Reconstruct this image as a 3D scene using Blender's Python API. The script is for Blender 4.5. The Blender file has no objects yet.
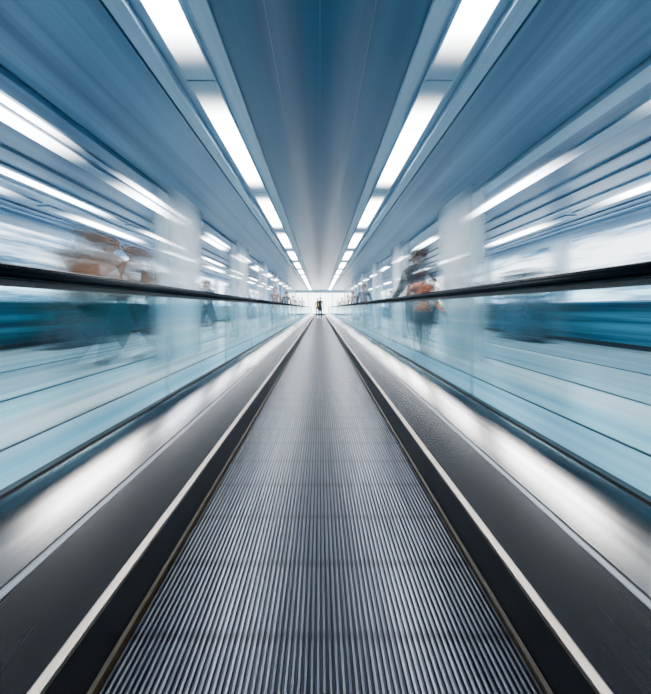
import bpy, bmesh, math, random
from mathutils import Vector, Matrix
random.seed(4)
S=bpy.context.scene
COL=S.collection
CAMZ=0.86; L0=-1.5; L1=46.0; CEIL=2.86; WX=6.5
# ---------------------------------------------------------------- materials
def new(name):
    m=bpy.data.materials.new(name); m.use_nodes=True
    nt=m.node_tree; nt.nodes.clear()
    out=nt.nodes.new('ShaderNodeOutputMaterial')
    return m,nt,out
def N(nt,t,**kw):
    n=nt.nodes.new(t)
    for k,v in kw.items(): setattr(n,k,v)
    return n
def math_(nt,op,a,b=None,c=None):
    n=N(nt,'ShaderNodeMath',operation=op)
    for i,v in enumerate((a,b,c)):
        if v is None: continue
        if isinstance(v,(int,float)): n.inputs[i].default_value=v
        else: nt.links.new(v,n.inputs[i])
    return n.outputs[0]
def streak(nt,scale,detail=4,rough=0.6,off=(0,0,0)):
    tc=N(nt,'ShaderNodeTexCoord'); mp=N(nt,'ShaderNodeMapping')
    mp.inputs['Scale'].default_value=scale; mp.inputs['Location'].default_value=off
    nt.links.new(tc.outputs['Object'],mp.inputs[0])
    no=N(nt,'ShaderNodeTexNoise'); no.inputs['Scale'].default_value=1.0
    no.inputs['Detail'].default_value=detail; no.inputs['Roughness'].default_value=rough
    nt.links.new(mp.outputs[0],no.inputs['Vector'])
    return no.outputs['Fac'],tc
def ramp(nt,fac,stops,interp='LINEAR'):
    r=N(nt,'ShaderNodeValToRGB'); cr=r.color_ramp; cr.interpolation=interp
    while len(cr.elements)<len(stops): cr.elements.new(0.5)
    for e,(p,c) in zip(cr.elements,stops):
        e.position=p; e.color=(*c,1) if len(c)==3 else c
    nt.links.new(fac,r.inputs[0]); return r.outputs[0]
def bsdf(nt,color,rough=0.5,metal=0.0,spec=0.5):
    b=N(nt,'ShaderNodeBsdfPrincipled')
    if isinstance(color,tuple): b.inputs['Base Color'].default_value=(*color,1)
    else: nt.links.new(color,b.inputs['Base Color'])
    b.inputs['Roughness'].default_value=rough; b.inputs['Metallic'].default_value=metal
    b.inputs['Specular IOR Level'].default_value=spec
    return b
def streaky(name,c0,c1,scale,rough=0.4,metal=0.0,spec=0.5,lo=0.35,hi=0.65,detail=4,tint=None):
    m,nt,out=new(name)
    f,_=streak(nt,scale,detail)
    col=ramp(nt,f,[(lo,c0),(hi,c1)])
    b=bsdf(nt,col,rough,metal,spec); nt.links.new(b.outputs[0],out.inputs[0])
    if tint: b.inputs['Specular Tint'].default_value=(*tint,1)
    return m
def plain(name,c,rough=0.5,metal=0.0,spec=0.5):
    return streaky(name,tuple(x*0.9 for x in c),tuple(min(1,x*1.1) for x in c),(20,0.3,20),rough,metal,spec)

BL=(0.45,0.75,1.0)
M_ceil=streaky('blue_ceiling_panel',(0.020,0.090,0.175),(0.038,0.135,0.24),(3.0,0.03,1),0.28,spec=0.4,tint=BL)
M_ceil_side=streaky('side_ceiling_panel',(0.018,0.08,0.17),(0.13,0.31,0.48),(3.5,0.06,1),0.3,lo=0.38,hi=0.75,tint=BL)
M_channel=plain('light_channel_metal',(0.24,0.42,0.57),0.35)
M_trimpale=plain('pale_ceiling_trim',(0.33,0.51,0.66),0.4)
M_black=plain('black_gap',(0.006,0.008,0.012),0.5)
M_line=plain('floor_seam_strip',(0.08,0.17,0.21),0.4)
M_joint=plain('ceiling_panel_joint',(0.07,0.17,0.27),0.4)
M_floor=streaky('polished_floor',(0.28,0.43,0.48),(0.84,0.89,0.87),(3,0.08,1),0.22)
M_rubber=plain('black_handrail_rubber',(0.003,0.006,0.011),0.2)
M_skirt=plain('skirt_black_metal',(0.003,0.003,0.004),0.4,spec=0.3)
M_brown=plain('brush_brown',(0.06,0.035,0.012),0.5)
M_dark=streaky('dark_inner_panel',(0.006,0.007,0.009),(0.013,0.014,0.017),(30,0.1,30),0.26,0.0,spec=0.34)
M_trim=streaky('polished_steel_trim',(0.66,0.55,0.46),(0.82,0.70,0.60),(60,0.2,60),0.35,1.0)
M_edge=streaky('satin_steel_edge',(0.26,0.27,0.30),(0.45,0.45,0.48),(60,0.2,60),0.3,1.0)
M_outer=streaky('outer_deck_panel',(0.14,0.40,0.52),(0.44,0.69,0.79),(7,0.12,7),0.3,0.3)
M_teal=streaky('teal_wall_panel',(0.003,0.045,0.085),(0.06,0.30,0.42),(1,0.09,6),0.3,lo=0.38,hi=0.64)
M_wall=streaky('wall_paint',(0.30,0.50,0.68),(0.7,0.84,0.94),(1,0.08,8),0.5)

def deck_mat():
    m,nt,out=new('brushed_steel_deck')
    f,_=streak(nt,(40,0.05,40),3)
    col=ramp(nt,f,[(0.35,(0.62,0.56,0.52)),(0.65,(0.90,0.80,0.72))])
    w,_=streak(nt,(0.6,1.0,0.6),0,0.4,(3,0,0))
    glint_spots=ramp(nt,w,[(0.38,(0.20,0.24,0.30)),(0.60,(1,1,1))])  # lamp-reflection spots and dimmer gaps between them, painted into the steel colour
    mx=N(nt,'ShaderNodeVectorMath',operation='MULTIPLY'); nt.links.new(col,mx.inputs[0]); nt.links.new(glint_spots,mx.inputs[1])
    b=bsdf(nt,mx.outputs[0],0.17,1.0)
    nt.links.new(b.outputs[0],out.inputs[0]); return m
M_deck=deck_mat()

def emis_panel(name,color,strength,fade=0.0,streaks=None,lo=0.4,hi=0.6,c2=None,minv=0.03,base=None):
    m,nt,out=new(name)
    s=None; ecol=None
    if streaks:
        f,tc=streak(nt,streaks,4,0.6)
        mr=N(nt,'ShaderNodeMapRange',interpolation_type='SMOOTHSTEP'); mr.inputs[1].default_value=lo; mr.inputs[2].default_value=hi
        mr.inputs[3].default_value=minv
        nt.links.new(f,mr.inputs[0]); s=mr.outputs[0]
        if c2: ecol=ramp(nt,s,[(0,c2),(1,color)])
    if fade:
        tc=N(nt,'ShaderNodeTexCoord'); sp=N(nt,'ShaderNodeSeparateXYZ'); nt.links.new(tc.outputs['Generated'],sp.inputs[0])
        a=math_(nt,'SUBTRACT',sp.outputs[1],0.5); a=math_(nt,'ABSOLUTE',a); a=math_(nt,'MULTIPLY',a,2.0); a=math_(nt,'SUBTRACT',1.0,a)
        mr=N(nt,'ShaderNodeMapRange',interpolation_type='SMOOTHERSTEP'); mr.inputs[1].default_value=0; mr.inputs[2].default_value=fade
        nt.links.new(a,mr.inputs[0]); q=math_(nt,'POWER',mr.outputs[0],1.7); s=q if s is None else math_(nt,'MULTIPLY',s,q)
    b=N(nt,'ShaderNodeBsdfPrincipled'); b.inputs['Base Color'].default_value=(*(base or (0.05,0.1,0.15)),1); b.inputs['Roughness'].default_value=0.4
    b.inputs['Emission Color'].default_value=(*color,1)
    if ecol is not None: nt.links.new(ecol,b.inputs['Emission Color'])
    if s is not None: nt.links.new(math_(nt,'MULTIPLY',s,strength),b.inputs['Emission Strength'])
    else: b.inputs['Emission Strength'].default_value=strength
    nt.links.new(b.outputs[0],out.inputs[0]); return m
M_lamp=emis_panel('lamp_diffuser',(0.96,0.98,1.0),36,fade=0.65,base=(0.25,0.43,0.57))
M_lamp2=emis_panel('side_lamp_diffuser',(0.86,0.94,1.0),18,fade=0.8,base=(0.12,0.28,0.42))
M_win=emis_panel('daylight_window_pane',(0.80,0.92,1.0),5.0,streaks=(1,0.16,2.8),lo=0.33,hi=0.60,c2=(0.08,0.38,0.72),minv=0.07)
M_end=emis_panel('end_window_pane',(0.97,0.98,1.0),7.0)

def belt_mat():
    m,nt,out=new('grooved_belt_aluminium')
    tc=N(nt,'ShaderNodeTexCoord'); sp=N(nt,'ShaderNodeSeparateXYZ'); nt.links.new(tc.outputs['Object'],sp.inputs[0])
    fy=math_(nt,'FRACT',math_(nt,'DIVIDE',sp.outputs[1],0.3))
    j=math_(nt,'ABSOLUTE',math_(nt,'SUBTRACT',fy,0.5))
    mr=N(nt,'ShaderNodeMapRange',interpolation_type='SMOOTHSTEP'); mr.inputs[1].default_value=0.0; mr.inputs[2].default_value=0.10
    mr.inputs[3].default_value=0.6; mr.inputs[4].default_value=1.0; nt.links.new(j,mr.inputs[0])
    f,_=streak(nt,(40,1.5,1),5,0.75)
    c=ramp(nt,f,[(0.3,(0.08,0.098,0.13)),(0.7,(0.27,0.30,0.36))])
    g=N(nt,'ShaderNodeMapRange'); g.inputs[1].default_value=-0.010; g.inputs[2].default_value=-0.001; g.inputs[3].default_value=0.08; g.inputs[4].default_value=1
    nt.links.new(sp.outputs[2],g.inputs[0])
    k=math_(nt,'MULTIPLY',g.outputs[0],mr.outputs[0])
    vm=N(nt,'ShaderNodeVectorMath',operation='SCALE'); nt.links.new(c,vm.inputs[0]); nt.links.new(k,vm.inputs['Scale'])
    b=bsdf(nt,vm.outputs[0],0.33,0.92); nt.links.new(b.outputs[0],out.inputs[0]); return m
M_belt=belt_mat()

def glass_mat():
    m,nt,out=new('tinted_balustrade_glass')
    tr=N(nt,'ShaderNodeBsdfTransparent')
    gl=N(nt,'ShaderNodeBsdfGlossy'); gl.inputs['Roughness'].default_value=0.15; gl.inputs[0].default_value=(0.7,0.92,1,1)
    f,_=streak(nt,(1,0.15,10),4)
    nt.links.new(ramp(nt,f,[(0.35,(0.36,0.73,0.83)),(0.65,(0.86,0.98,0.99))]),tr.inputs[0])
    fr=N(nt,'ShaderNodeFresnel'); fr.inputs[0].default_value=1.45
    k=math_(nt,'MULTIPLY',fr.outputs[0],0.5)
    mx=N(nt,'ShaderNodeMixShader'); nt.links.new(k,mx.inputs[0]); nt.links.new(tr.outputs[0],mx.inputs[1]); nt.links.new(gl.outputs[0],mx.inputs[2])
    nt.links.new(mx.outputs[0],out.inputs[0]); return m
M_glass=glass_mat()

def smear(name,stops,axis_fade=0.5,maxa=0.9,rough=0.6,band=0.0,low=None):
    """long-exposure material: colour by height, edges dissolve along the direction of travel"""
    m,nt,out=new(name)
    tc=N(nt,'ShaderNodeTexCoord'); sp=N(nt,'ShaderNodeSeparateXYZ'); nt.links.new(tc.outputs['Generated'],sp.inputs[0])
    col=ramp(nt,sp.outputs[2],stops)
    b=bsdf(nt,col,rough)
    a=math_(nt,'MULTIPLY',math_(nt,'ABSOLUTE',math_(nt,'SUBTRACT',sp.outputs[1],0.5)),2.0); a=math_(nt,'SUBTRACT',1.0,a)
    mr=N(nt,'ShaderNodeMapRange',interpolation_type='SMOOTHSTEP'); mr.inputs[1].default_value=0.02; mr.inputs[2].default_value=axis_fade; mr.inputs[4].default_value=maxa
    nt.links.new(a,mr.inputs[0]); al=mr.outputs[0]
    if band:
        f,_=streak(nt,(2,0.3,9),3)
        m2=N(nt,'ShaderNodeMapRange'); m2.inputs[1].default_value=0.35; m2.inputs[2].default_value=0.6; m2.inputs[3].default_value=1-band
        nt.links.new(f,m2.inputs[0]); al=math_(nt,'MULTIPLY',al,m2.outputs[0])
    if low is not None:
        m3=N(nt,'ShaderNodeMapRange',interpolation_type='SMOOTHSTEP'); m3.inputs[1].default_value=0.1; m3.inputs[2].default_value=0.6; m3.inputs[3].default_value=low
        nt.links.new(sp.outputs[2],m3.inputs[0]); al=math_(nt,'MULTIPLY',al,m3.outputs[0])
    nt.links.new(al,b.inputs['Alpha'])
    nt.links.new(b.outputs[0],out.inputs[0]); return m

# ---------------------------------------------------------------- geometry helpers
def obj(name,verts,faces,mat,parent=None,smooth=False):
    me=bpy.data.meshes.new(name); me.from_pydata(verts,[],faces); me.materials.append(mat)
    bm=bmesh.new(); bm.from_mesh(me); bmesh.ops.recalc_face_normals(bm,faces=bm.faces); bm.to_mesh(me); bm.free()
    if smooth:
        for p in me.polygons: p.use_smooth=True
    o=bpy.data.objects.new(name,me); COL.objects.link(o)
    if parent: o.parent=parent
    return o
def empty(name,loc=(0,0,0)):
    e=bpy.data.objects.new(name,None); e.location=loc; COL.objects.link(e); return e
def box(name,x0,x1,y0,y1,z0,z1,mat,parent=None):
    if x0>x1: x0,x1=x1,x0
    v=[(x,y,z) for x in(x0,x1) for y in(y0,y1) for z in(z0,z1)]
    f=[(0,1,3,2),(4,6,7,5),(0,4,5,1),(2,3,7,6),(0,2,6,4),(1,5,7,3)]
    return obj(name,v,f,mat,parent)
def extr(name,prof,y0,y1,mat,parent=None,closed=True,smooth=False):
    n=len(prof); v=[(x,y0,z) for x,z in prof]+[(x,y1,z) for x,z in prof]
    f=[(i,(i+1)%n,n+(i+1)%n,n+i) for i in range(n if closed else n-1)]
    if closed: f+= [tuple(range(n)),tuple(range(2*n-1,n-1,-1))]
    return obj(name,v,f,mat,parent,smooth)

# ---------------------------------------------------------------- room shell
YE=42.0
v=[];f=[]
def addbox(x0,x1,y0,y1,z0,z1):
    b=len(v)
    v.extend([(x,y,z) for x in(x0,x1) for y in(y0,y1) for z in(z0,z1)])
    f.extend([tuple(b+i for i in q) for q in [(0,1,3,2),(4,6,7,5),(0,4,5,1),(2,3,7,6),(0,2,6,4),(1,5,7,3)]])
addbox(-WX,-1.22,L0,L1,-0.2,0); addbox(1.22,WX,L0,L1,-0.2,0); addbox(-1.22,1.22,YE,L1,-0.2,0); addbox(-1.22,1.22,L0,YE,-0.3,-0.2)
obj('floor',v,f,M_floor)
M_pier=smear('wall_pier_smear',[(0,(0.5,0.66,0.76)),(1,(0.75,0.85,0.9))],1.0,0.7)
M_disp=smear('dark_display_smear',[(0,(0.01,0.04,0.09)),(0.5,(0.02,0.10,0.18)),(1,(0.01,0.05,0.10))],0.9,0.9,0.3,band=0.5)
M_dispw=smear('warm_display_smear',[(0,(0.02,0.05,0.09)),(0.45,(0.08,0.07,0.07)),(0.7,(0.36,0.19,0.11)),(1,(0.22,0.17,0.15))],0.9,0.85,0.4,band=0.5)
for s in (-1,1):
    side='left' if s<0 else 'right'
    for k,x in enumerate((2.9,4.2)):
        box('trim_%d'%(k+1+(2 if s>0 else 0)),s*x,s*(x+0.04),L0,L1,0,0.012,M_line)
    w=empty('wall_'+side)
    box('wall_lower',s*WX,s*(WX+0.2),L0,L1,0,1.0,M_teal,w)
    box('wall_upper',s*WX,s*(WX+0.2),L0,L1,2.62,CEIL,M_wall,w)
    y=L0+2;k=0
    while y<L1-2:
        box('pier_%d'%k,s*(WX-0.12),s*(WX-0.02),y,y+1.6,1.03,2.62,M_pier,w); y+=4.7;k+=1
    box('window_%d'%(1 if s<0 else 2),s*(WX+0.1),s*(WX+0.12),L0,L1,1.0,2.62,M_win)
    box('baseboard_'+side,s*(WX-0.02),s*WX,L0,L1,0,0.1,M_black)
    box('trim_window_sill_'+side,s*(WX-0.03),s*WX,L0,L1,0.98,1.02,M_trimpale)
    for y,h1,mt in ((9.3,2.05,M_dispw),(14.0,1.9,M_disp),(19.0,1.9,M_disp),(25.0,2.1,M_dispw),(33.0,2.0,M_disp)) if s<0 else ((10.8,1.75,M_disp),(16.0,1.8,M_dispw),(21.5,2.0,M_disp),(28.0,2.0,M_dispw)):
        e=empty('shop_display',(s*5.5,y,0))
        box('cabinet',-0.3,0.3,-1.6,1.6,0.08,h1,mt,e); box('plinth',-0.27,0.27,-1.3,1.3,0.0,0.08,M_disp,e)
        box('header',-0.34,0.34,-1.6,1.6,h1,h1+0.12,M_pier,e)

w=empty('wall_end')
box('wall_end_left',-WX,-3.6,L1,L1+0.2,0,CEIL,M_wall,w)
box('wall_end_right',3.6,WX,L1,L1+0.2,0,CEIL,M_wall,w)
box('wall_end_top',-3.6,3.6,L1,L1+0.2,2.6,CEIL,M_wall,w)
box('wall_end_bottom',-3.6,3.6,L1,L1+0.2,0,0.25,M_teal,w)
box('window_3',-3.6,3.6,L1+0.08,L1+0.1,0.25,2.6,M_end)
for i in range(5): box('end_mullion_%d'%i,-2.8+i*1.4,-2.74+i*1.4,L1,L1+0.06,0.25,2.6,M_ceil_side,w)

# ceiling
c=empty('ceiling')
T=0.15
box('centre_panel',-0.74,0.74,L0,L1,CEIL+0.02,CEIL+T,M_ceil,c)
for x in(-0.37,0,0.37): box('centre_joint',x-0.003,x+0.003,L0,L1,CEIL+0.018,CEIL+0.02,M_joint,c)
for s in(-1,1):
    n='l' if s<0 else 'r'
    box('inner_trim_'+n,s*0.74,s*0.86,L0,L1,CEIL-0.01,CEIL+T,M_trimpale,c)
    box('lamp_channel_'+n,s*0.86,s*1.28,L0,L1,CEIL+0.06,CEIL+T,M_channel,c)
    box('outer_trim_'+n,s*1.28,s*1.41,L0,L1,CEIL-0.01,CEIL+T,M_channel,c)
    box('shadow_gap_'+n,s*1.41,s*1.44,L0,L1,CEIL+0.05,CEIL+T,M_black,c)
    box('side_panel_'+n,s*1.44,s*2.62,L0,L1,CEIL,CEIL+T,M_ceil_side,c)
    box('shadow_gap2_'+n,s*2.62,s*2.65,L0,L1,CEIL+0.05,CEIL+T,M_black,c)
    box('bulkhead_'+n,s*2.65,s*2.85,L0,L1,CEIL-0.05,CEIL+T,M_channel if s>0 else M_ceil_side,c)
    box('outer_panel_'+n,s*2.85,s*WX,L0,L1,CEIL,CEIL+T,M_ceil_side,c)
    for k,(xa,mt) in enumerate(((3.9,M_joint),(4.35,M_joint),(4.9,M_trimpale),(5.8,M_joint),(6.1,M_trimpale))):
        box('slat_%d_%s'%(k,n),s*xa,s*(xa+0.07),L0,L1,CEIL-0.03,CEIL,mt,c)
def lamp(name,x0,x1,y0,y1,z,mat,frame):
    e=empty(name,((x0+x1)/2,(y0+y1)/2,z))
    hx=abs(x1-x0)/2; hy=(y1-y0)/2
    box('diffuser',-hx,hx,-hy,hy,0,0.02,mat,e)
    if frame:
        for k,(a,b) in enumerate(((-hx-0.015,-hx),(hx,hx+0.015))): box('frame_%d'%k,a,b,-hy,hy,-0.005,0.03,M_trimpale,e)
    return e
for s in(-1,1):
    for i in range(13):
        y0=0.12+3.46*i
        lamp('recessed_ceiling_light',s*1.06-0.12,s*1.06+0.12,y0,y0+3.44,CEIL+0.03,M_lamp,True)
    ys=[(-1.2,4.6),(4.6,10.0)] if s>0 else [(1.9,5.8),(5.8,10.4)]
    y=10.5
    while y<41: ys.append((y,y+3.8)); y+=4
    for a,b in ys:
        lamp('linear_ceiling_light',s*3.27-0.10,s*3.27+0.10,a,b,CEIL-0.022,M_lamp2,False)
        if s<0: lamp('linear_ceiling_light',s*3.02-0.045,s*3.02+0.045,a-0.4,b-0.42,CEIL-0.022,M_lamp2,False)
    for x0,st,hw in (((5.4,2.6,0.12),(4.6,4.4,0.08)) if s<0 else ((5.4,3.4,0.12),)):
        y=st
        while y<40:
            lamp('linear_ceiling_light',s*x0-hw,s*x0+hw,y,y+5.0,CEIL-0.022,M_lamp2,False); y+=5.2

# ---------------------------------------------------------------- moving walkway
mw=empty('moving_walkway')
NR=68; p=1.0/NR; prof=[]
for i in range(NR):
    x=-0.5+i*p
    prof+=[(x,-0.009),(x+p*0.38,-0.009),(x+p*0.52,0.0),(x+p*0.88,0.0)]
prof.append((0.5,-0.009))
extr('pallet_belt',prof,L0,YE,M_belt,mw,closed=False)
box('belt_bed',-0.5,0.5,L0,YE,-0.08,-0.02,M_black,mw)
box('comb_plate',-0.5,0.5,YE-0.4,YE,-0.005,0.012,M_trim,mw)
def sweep(name,x,mat):
    path=[]
    zc=0.967; R=0.30
    y1=YE-0.3
    path.append((L0,zc)); 
    for k in range(0,11):
        a=math.pi/2-math.pi*k/10
        path.append((y1+R*math.cos(a),zc-R+R*math.sin(a)))
    prof=[]
    for k in range(20):
        a=2*math.pi*k/20
        cx,cz=math.cos(a),math.sin(a)
        prof.append((0.040*math.copysign(abs(cx)**0.6,cx),0.024*math.copysign(abs(cz)**0.6,cz)))
    v=[];f=[]
    for i,(y,z) in enumerate(path):
        a=path[max(0,i-1)];b=path[min(len(path)-1,i+1)]
        t=Vector((b[0]-a[0],b[1]-a[1])).normalized(); nrm=Vector((-t.y,t.x))
        for px,pz in prof: v.append((x+px,y+nrm.x*pz,z+nrm.y*pz))
    n=20
    for i in range(len(path)-1):
        for k in range(n): f.append((i*n+k,i*n+(k+1)%n,(i+1)*n+(k+1)%n,(i+1)*n+k))
    f.append(tuple(range(n))); f.append(tuple(range(len(v)-n,len(v))))
    obj(name,v,f,mat,mw,True)
for s in(-1,1):
    n='left' if s<0 else 'right'
    E=lambda nm,pr,mt,**k: extr(nm+'_'+n,[(s*x,z) for x,z in pr],L0,YE,mt,mw,**k)
    E('brush_seal',[(0.502,-0.02),(0.510,-0.02),(0.510,0.018),(0.502,0.012)],M_brown)
    E('skirt',[(0.510,-0.05),(0.53,-0.05),(0.53,0.14),(0.516,0.14)],M_skirt)
    E('skirt_trim',[(0.520,0.141),(0.540,0.141),(0.540,0.151),(0.536,0.153),(0.524,0.149),(0.520,0.146)],M_trim)
    E('inner_panel',[(0.540,0.12),(0.70,0.19),(0.70,0.219),(0.540,0.146)],M_dark)
    E('deck_edge',[(0.70,0.19),(0.714,0.19),(0.714,0.229),(0.709,0.231),(0.70,0.222)],M_edge)
    E('deck_gap',[(0.714,0.19),(0.726,0.19),(0.726,0.222),(0.714,0.216)],M_black)
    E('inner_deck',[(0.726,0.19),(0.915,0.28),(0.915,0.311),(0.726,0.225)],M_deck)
    E('glass_clamp',[(0.915,0.20),(0.945,0.20),(0.945,0.322),(0.915,0.322)],M_black)
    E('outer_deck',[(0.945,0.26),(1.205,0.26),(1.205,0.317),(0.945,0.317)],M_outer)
    E('outer_edge',[(1.205,0.24),(1.22,0.24),(1.22,0.320),(1.205,0.320)],M_black)
    E('outer_cladding',[(1.19,0.0),(1.215,0.0),(1.215,0.24),(1.19,0.24)],M_channel)
    obj('glass_balustrade_'+n,[(s*0.93,L0,0.32),(s*0.93,YE-0.3,0.32),(s*0.93,YE-0.3,0.94),(s*0.93,L0,0.94)],[(0,1,2,3)],M_glass,mw)
    E('handrail_guide',[(0.915,0.925),(0.945,0.925),(0.945,0.945),(0.915,0.945)],M_black)
    sweep('handrail_'+n,s*0.93,M_rubber)
M_jg=smear('glass_joint_smear',[(0,(0.6,0.8,0.85)),(1,(0.6,0.8,0.85))],1.0,0.22)
for s in(-1,1):
    y=2.4;k=0
    while y<YE-2:
        box('glass_joint_%d'%k,s*0.9285,s*0.9315,y,y+0.10,0.32,0.94,M_jg,mw); y+=1.5;k+=1

# ---------------------------------------------------------------- columns
M_col=smear('white_column_smear',[(0,(0.70,0.84,0.90)),(1,(0.88,0.95,1.0))],1.0,0.85,band=0.15)
CY=(7.2,12.5,17.6,22.7,27.8,32.9,38.0)
for s in(-1,1):
    for y in CY:
        e=empty('structural_column',(s*2.5,y,0))
        r=0.13; vv=[];n=24
        for z in(0.0,CEIL-0.05):
            for k in range(n):
                a=2*math.pi*k/n; vv.append((r*math.cos(a),1.45*math.sin(a),z))
        ff=[(k,(k+1)%n,n+(k+1)%n,n+k) for k in range(n)]
        obj('shaft',vv,ff,M_col,e,True)

# ---------------------------------------------------------------- people
def person_mesh(name,stride=0.22):
    V=[];Ed=[];R=[]
    def a(p,r,parent=None):
        V.append(p);R.append(r if isinstance(r,tuple) else (r,r))
        if parent is not None: Ed.append((parent,len(V)-1))
        return len(V)-1
    pel=a((0,0,0.95),(0.15,0.11))
    wa=a((0,0,1.10),(0.135,0.10),pel); ch=a((0,0,1.30),(0.165,0.11),wa); up=a((0,0,1.42),(0.13,0.085),ch)
    nk=a((0,0,1.50),0.055,up); hd0=a((0,0.01,1.57),0.065,nk); hd=a((0,0.015,1.64),(0.078,0.092),hd0); tp=a((0,0,1.70),(0.05,0.06),hd)
    for s in(-1,1):
        hp=a((s*0.09,0,0.88),(0.095,0.095),pel)
        kn=a((s*0.10,s*stride*0.6+0.03,0.49),0.06,hp); an=a((s*0.10,s*stride-0.03,0.09),0.04,kn)
        a((s*0.115,s*stride+0.12,0.035),(0.04,0.032),an)
        sh=a((s*0.185,0,1.40),0.06,up); el=a((s*0.235,-s*0.06-0.02,1.12),0.043,sh); wr=a((s*0.24,-s*0.13+0.07,0.88),0.028,el)
        pm=a((s*0.24,-s*0.14+0.09,0.82),(0.018,0.034),wr)
        for k in range(4):
            yy=-s*0.14+0.06+k*0.02
            f1=a((s*0.245,yy,0.77),0.009,pm); a((s*0.235,yy+0.01,0.735-0.006*abs(k-1.5)),0.008,f1)
        t1=a((s*0.235,-s*0.14+0.135,0.80),0.010,pm); a((s*0.23,-s*0.14+0.145,0.77),0.008,t1)
    me=bpy.data.meshes.new(name); me.from_pydata(V,Ed,[])
    o=bpy.data.objects.new(name,me); COL.objects.link(o)
    bm=bmesh.new(); bm.from_mesh(me); lay=bm.verts.layers.skin.verify()
    bm.verts.ensure_lookup_table()
    for i,vv in enumerate(bm.verts): vv[lay].radius=R[i]; vv[lay].use_root=(i==0)
    bm.to_mesh(me); bm.free()
    o.modifiers.new('skin','SKIN'); sb=o.modifiers.new('sub','SUBSURF'); sb.levels=sb.render_levels=1
    dg=bpy.context.evaluated_depsgraph_get(); me2=bpy.data.meshes.new_from_object(o.evaluated_get(dg))
    bpy.data.objects.remove(o)
    bm=bmesh.new(); bm.from_mesh(me2)
    for loc,sc in (((0,0.105,1.625),(0.012,0.018,0.02)),((0.078,0.01,1.63),(0.01,0.02,0.03)),((-0.078,0.01,1.63),(0.01,0.02,0.03)),((0,-0.012,1.675),(0.084,0.096,0.066))):
        r=bmesh.ops.create_uvsphere(bm,u_segments=12,v_segments=8,radius=1)
        bmesh.ops.transform(bm,matrix=Matrix.Translation(loc)@Matrix.Diagonal((*sc,1)),verts=r['verts'])
    zmin=min(v.co.z for v in bm.verts)
    for v_ in bm.verts: v_.co.z-=zmin
    for f_ in bm.faces: f_.smooth=True
    bm.to_mesh(me2); bm.free()
    return me2
PM=person_mesh('walking_person_mesh',0.14); PM2=person_mesh('standing_person_mesh',0.04)
def person(x,y,top,legs,hair=(0.03,0.02,0.015),skin=(0.6,0.36,0.25),rot=0,stretch=2.0,z=0,mesh=None,h=1.0,fade=1.0,alpha=0.8,band=0.5,low=0.3):
    mesh=mesh or PM
    stops=[(0.0,(0.02,0.03,0.04)),(0.05,legs),(0.50,legs),(0.58,top),(0.83,top),(0.88,skin),(0.94,skin),(0.97,hair)]
    m=smear('clothes',stops,fade,alpha,band=band,low=low)
    me=mesh.copy(); me.materials.clear(); me.materials.append(m)
    o=bpy.data.objects.new('pedestrian',me); COL.objects.link(o)
    o.location=(x,y,z); o.scale=(h,stretch*h,h)
    if rot:
        for v_ in me.vertices: v_.co.x,v_.co.y=-v_.co.x,-v_.co.y
    return o
person(1.66,6.6,(0.006,0.010,0.02),(0.01,0.05,0.07),hair=(0.01,0.012,0.02),skin=(0.12,0.06,0.05),stretch=7,h=1.08,mesh=PM2,alpha=0.92,band=0.2,low=0.2)
person(1.60,6.4,(0.70,0.20,0.07),(0.01,0.05,0.08),hair=(0.02,0.02,0.03),skin=(0.10,0.06,0.05),stretch=4,rot=1,h=0.86,mesh=PM2,alpha=0.6,low=0.0,band=0.5)
person(-3.1,5.5,(0.34,0.17,0.10),(0.02,0.10,0.13),hair=(0.16,0.10,0.075),skin=(0.28,0.16,0.11),stretch=7.5,h=1.12,mesh=PM2,alpha=0.85,band=0.4)
person(-3.2,7.2,(0.26,0.15,0.10),(0.02,0.09,0.12),hair=(0.10,0.06,0.05),skin=(0.30,0.18,0.13),stretch=7.5,rot=1,mesh=PM2,alpha=0.85,band=0.4,h=1.12)
pal=[(0.02,0.05,0.12),(0.4,0.15,0.06),(0.03,0.03,0.04),(0.15,0.3,0.5),(0.5,0.35,0.25),(0.6,0.6,0.65)]
for i,(x,y) in enumerate([(-3.3,11.6),(-1.7,15.2),(-1.7,20.2),(-3.1,17),(-1.7,25.4),(-1.65,30.5),(-1.6,35.5),(3.4,12.2),(1.7,15.5),(3.3,18.6),(1.7,20.6),(1.75,25.4),(1.7,30.5),(1.6,35.5)]):
    person(x,y,pal[i%6],(0.02,0.05,0.08),rot=i%2,stretch=5,mesh=(PM,PM2)[i%2],h=random.uniform(.95,1.05),alpha=0.85)
person(0.02,32,(0.02,0.03,0.04),(0.01,0.01,0.02),stretch=1.0,mesh=PM2,z=0.0,alpha=1,fade=0.1,band=0,low=None)
person(-0.22,37,(0.5,0.35,0.05),(0.01,0.01,0.02),stretch=1.0,mesh=PM2,z=0.0,alpha=1,fade=0.1,band=0,low=None)

# ---------------------------------------------------------------- world + camera
W=bpy.data.worlds.new('world'); S.world=W; W.use_nodes=True
W.node_tree.nodes['Background'].inputs[0].default_value=(0.06,0.16,0.28,1); W.node_tree.nodes['Background'].inputs[1].default_value=0.15
F=400
cd=bpy.data.cameras.new('camera'); cam=bpy.data.objects.new('camera',cd); COL.objects.link(cam)
cd.sensor_fit='HORIZONTAL'; cd.sensor_width=36; cd.lens=F/651*36
cd.shift_x=(325.5-320)/651; cd.shift_y=-(347-308)/651
cd.clip_start=0.05
cam.location=(0,0,CAMZ); cam.rotation_euler=(math.pi/2,0,0)
S.camera=cam
